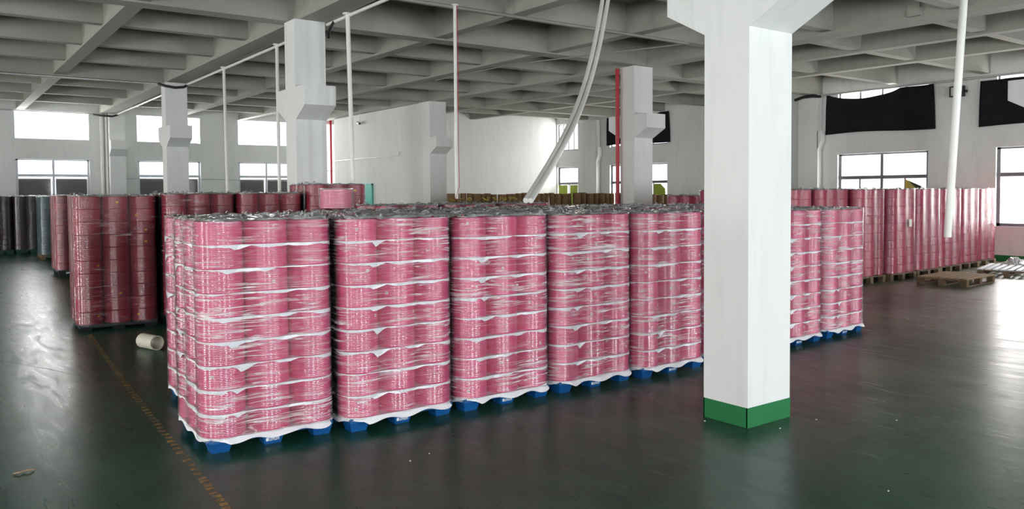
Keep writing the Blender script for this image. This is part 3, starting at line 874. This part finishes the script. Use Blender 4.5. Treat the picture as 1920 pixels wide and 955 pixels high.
# security camera on the partition
t = thing('security_camera', 'small grey security camera hanging on the partition wall', 'camera', (12.0, 25.0, 4.1))
ob('stem', MB().tube([(0, 0, .0), (0, 0, .36)], .012, 8).mesh('stem', M_STEEL), t)
ob('body', MB().tube([(-.02, .14, .01), (-.06, -.10, -.03)], .05, 12).mesh('body', M_STEEL), t)
ob('lens', MB().tube([(-.058, -.098, -.03), (-.066, -.13, -.035)], .035, 12).mesh('lens', M_BLACK), t)
# floodlight
t = thing('floodlight', 'black framed floodlight mounted on the side wall between the cloths', 'floodlight', (RIGHT - .03, 9.45, 4.10))
ob('housing', MB().box(-.16, -.04, -.16, .16, -.13, -.10).box(-.16, -.04, -.16, .16, .10, .13).box(-.16, -.04, -.16, -.13, -.10, .10).box(-.16, -.04, .13, .16, -.10, .10).box(-.06, -.04, -.13, .13, -.10, .10).mesh('housing', M_BLACK), t)
ob('lens', MB().box(-.145, -.135, -.13, .13, -.10, .10).mesh('lens', plain('frosted_lens', (.6, .56, .55), .3)), t)
ob('bracket', MB().box(-.10, 0, -.19, -.165, -.03, .03).box(-.10, 0, .165, .19, -.03, .03).box(-.02, 0.03, -.19, .19, -.03, .03).mesh('bracket', M_BLACK), t)
ob('wire', MB().tube([(-.05, .0, .13), (-.09, .05, .22), (-.05, .06, .32)], .008, 6).mesh('wire', M_BLACK), t)

# black cloths over the upper windows
def cloth(y0, y1, zlo, zhi, sag, label, s0=.0, s1=.75):
    def fn(u, v):
        y = y1 + (y0 - y1) * u
        top = zhi - sag * (math.sin(math.pi * min(1, max(0, (u - s0) / (s1 - s0)))) ** .7 if s0 < u < s1 else 0)
        bot = zlo + .03 * math.sin(u * 5)
        z = bot + (top - bot) * v
        yy = y + (.03 * (1 - v) * (1 if u < .05 else -1.5 * (u > .95)))
        return (RIGHT - .045 - .02 * math.sin(u * 23 + v * 3) * (.4 + v), yy, z)
    me = MB().grid(fn, 48, 10).mesh('blackout_cloth', M_CLOTH)
    o = ob('blackout_cloth', smooth_auto(me, 80)); md = o.modifiers.new('thickness', 'SOLIDIFY'); md.thickness = .006
    return tag(o, label, 'cloth', 'black cloths over windows')
cloth(10.05, 13.02, 3.26, 4.36, .17, 'wide black cloth beside a pilaster, its top edge sagging to bare a strip of light', .03, .70)
cloth(5.7, 8.95, 3.20, 4.30, .03, 'black cloth over the window past the floodlight', .4, .9)
cloth(18.93, 22.0, 3.42, 4.45, .12, 'black cloth over the window behind the column with the red pipe', .45, .85)
# papers in the windows
def paper(pts, mat, label, d=.04):
    o = ob('window_paper', MB().prism(pts, 'x', RIGHT + d, RIGHT + d + .005).mesh('window_paper', mat))
    return tag(o, label, 'paper')
paper([(10.80, 1.55), (10.35, 1.55), (10.38, 1.78), (10.80, 1.98)], M_YELLOWPAPER, 'yellow torn paper stuck in the lower window beside the tall loads')
paper([(10.72, 1.95), (10.38, 1.80), (10.36, 1.72), (10.5, 1.74)], M_BOARD, 'dark folded flap on the yellow window paper', .028)
paper([(19.75, 1.3), (19.15, 1.3), (19.18, 1.80), (19.40, 1.98), (19.70, 1.98)], M_GREENPAPER, 'lime green paper in the window beside the column with the red pipe')
paper([(24.85, 1.2), (24.40, 1.2), (24.38, 1.99), (24.88, 1.99)], M_GREENPAPER, 'lime green paper in the window next to the back room wall, first sheet')
paper([(24.22, 1.2), (23.78, 1.2), (23.76, 1.99), (24.22, 1.99)], M_GREENPAPER, 'lime green paper in the window next to the back room wall, sheet nearer the pilaster')

# ------------------------------------------------------------------ on the floor
def empty_pallet(loc, rz, lx, ly, label, deckmat, basemat, nb, h=.14):
    t = thing('empty_pallet', label, 'pallet', loc, rz)
    st = MB().box(-.045, .045, -ly / 2, ly / 2, h - .045, h - .022).mesh('stringer', basemat)
    for i in (-1, 0, 1): ob('stringer', st, t, (i * (lx / 2 - .05), 0, 0))
    bw = lx
    bd = MB().box(-lx / 2, lx / 2, -.042, .042, h - .022, h).mesh('board', deckmat)
    for j in range(nb): ob('board', bd, t, (0, -ly / 2 + .045 + (ly - .09) * j / (nb - 1), 0))
    bk = MB().box(-.05, .05, -.05, .05, .018, h - .045).mesh('block', basemat)
    rn = MB().box(-lx / 2, lx / 2, -.045, .045, 0, .018).mesh('runner', basemat)
    for j in (-1, 0, 1):
        ob('runner', rn, t, (0, j * (ly / 2 - .05), 0))
        for i in (-1, 0, 1): ob('block', bk, t, (i * (lx / 2 - .05), j * (ly / 2 - .05), 0))
    return t
empty_pallet((15.18, 6.98, 0), 3 * D2R, 1.25, .85, 'empty weathered wooden pallet lying on the floor before the tall row', M_WOOD, M_WOODD, 7)
empty_pallet((17.6, 7.0, 0), 14 * D2R, 1.5, 1.0, 'empty pallet with pale slats lying towards the side wall', M_WHITEPRINT, M_WOODD, 8)
def fn(u, v):
    return (18.35 + (u - .5) * .55 + .03 * hash2(int(u * 20), int(v * 20), 1), 7.25 + (v - .5) * .45, .145 + .12 * math.sin(math.pi * u) * math.sin(math.pi * v) * (.4 + vnoise(u * 8, v * 8, 4)) + .02 * hash2(int(u * 20), int(v * 20)))
tag(ob('film_bundle', MB().grid(fn, 18, 18).mesh('film_bundle', M_FILMSCRAP)), 'crumpled bundle of clear film lying on the pale slatted pallet', 'film')
# card tube on the floor
t = thing('card_tube', 'short cream cardboard tube lying on the floor beside the deep rose load', 'tube', (1.985, 9.50, .080))
me = MB().lathe([(.068, -.15), (.080, -.15), (.080, .15), (.068, .15)], 40, close=True).mesh('tube_wall', M_TUBECORE)
o = ob('tube_wall', smooth_auto(me, 40), t); o.rotation_euler = (HP, 0, .30)
# yellow floor marking
t = thing('floor_marking', 'worn yellow dashed line taped on the green floor beside the pink loads', 'floor marking', (0, 0, 0))
n = 0; y = 4.1
dash = {}
while y < 11.0:
    x = 1.27 + (y - 4.1) * .034 + .0022 * (y - 4.1) ** 2
    L = .050
    o = ob('dash', None, t, (x, y, .0005), -.04)
    key = n % 5
    if key not in dash:
        gg = random.Random(key)
        dash[key] = MB().box(-.022 + gg.uniform(-.004, .004), .022 + gg.uniform(-.004, .004), -L / 2, L / 2 * gg.uniform(.7, 1), 0, .0012).mesh('dash', M_LINE)
    t_me = dash[key]
    bpy.data.objects.remove(o); o = ob('dash', t_me, t, (x, y, .0005), -.04 + .05 * math.sin(n * 2.3))
    y += .098 if y > 4.9 else .070
    n += 1
fl = bpy.data.objects['floor']
jm = MB()
jp = [(.55, 9.9), (.95, 9.0), (1.12, 8.55), (1.36, 8.1), (1.62, 7.75)]
for q in range(len(jp) - 1):
    (xa, ya), (xb, yb) = jp[q], jp[q + 1]
    jm.quad((xa - .005, ya, .0008), (xa + .005, ya, .0008), (xb + .004, yb, .0008), (xb - .004, yb, .0008))
ob('floor_crack', jm.mesh('floor_crack', M_BLACK), fl)
# scrap on the floor
pts = [(.40, 5.72, .004), (.43, 5.70, .010), (.455, 5.725, .007), (.48, 5.71, .012), (.51, 5.725, .004)]
tag(ob('floor_scrap', MB().tube(pts, .004, 6).mesh('floor_scrap', M_WOOD)), 'small curled scrap lying on the open green floor', 'scrap')
g = random.Random(9)
chip = MB().box(-.006, .006, -.004, .004, 0, .003).mesh('paint_chip', M_STICKER)
for x, y in ((2.45, 4.45), (2.62, 4.5), (4.35, 2.35), (5.75, 3.05), (4.9, 3.45), (5.3, 3.42), (4.62, 3.9), (2.2, 3.3)):
    tag(ob('paint_chip', chip, None, (x, y, 0), g.random() * 3), 'tiny pale chip lying on the green floor', 'chip', 'pale chips on the floor')
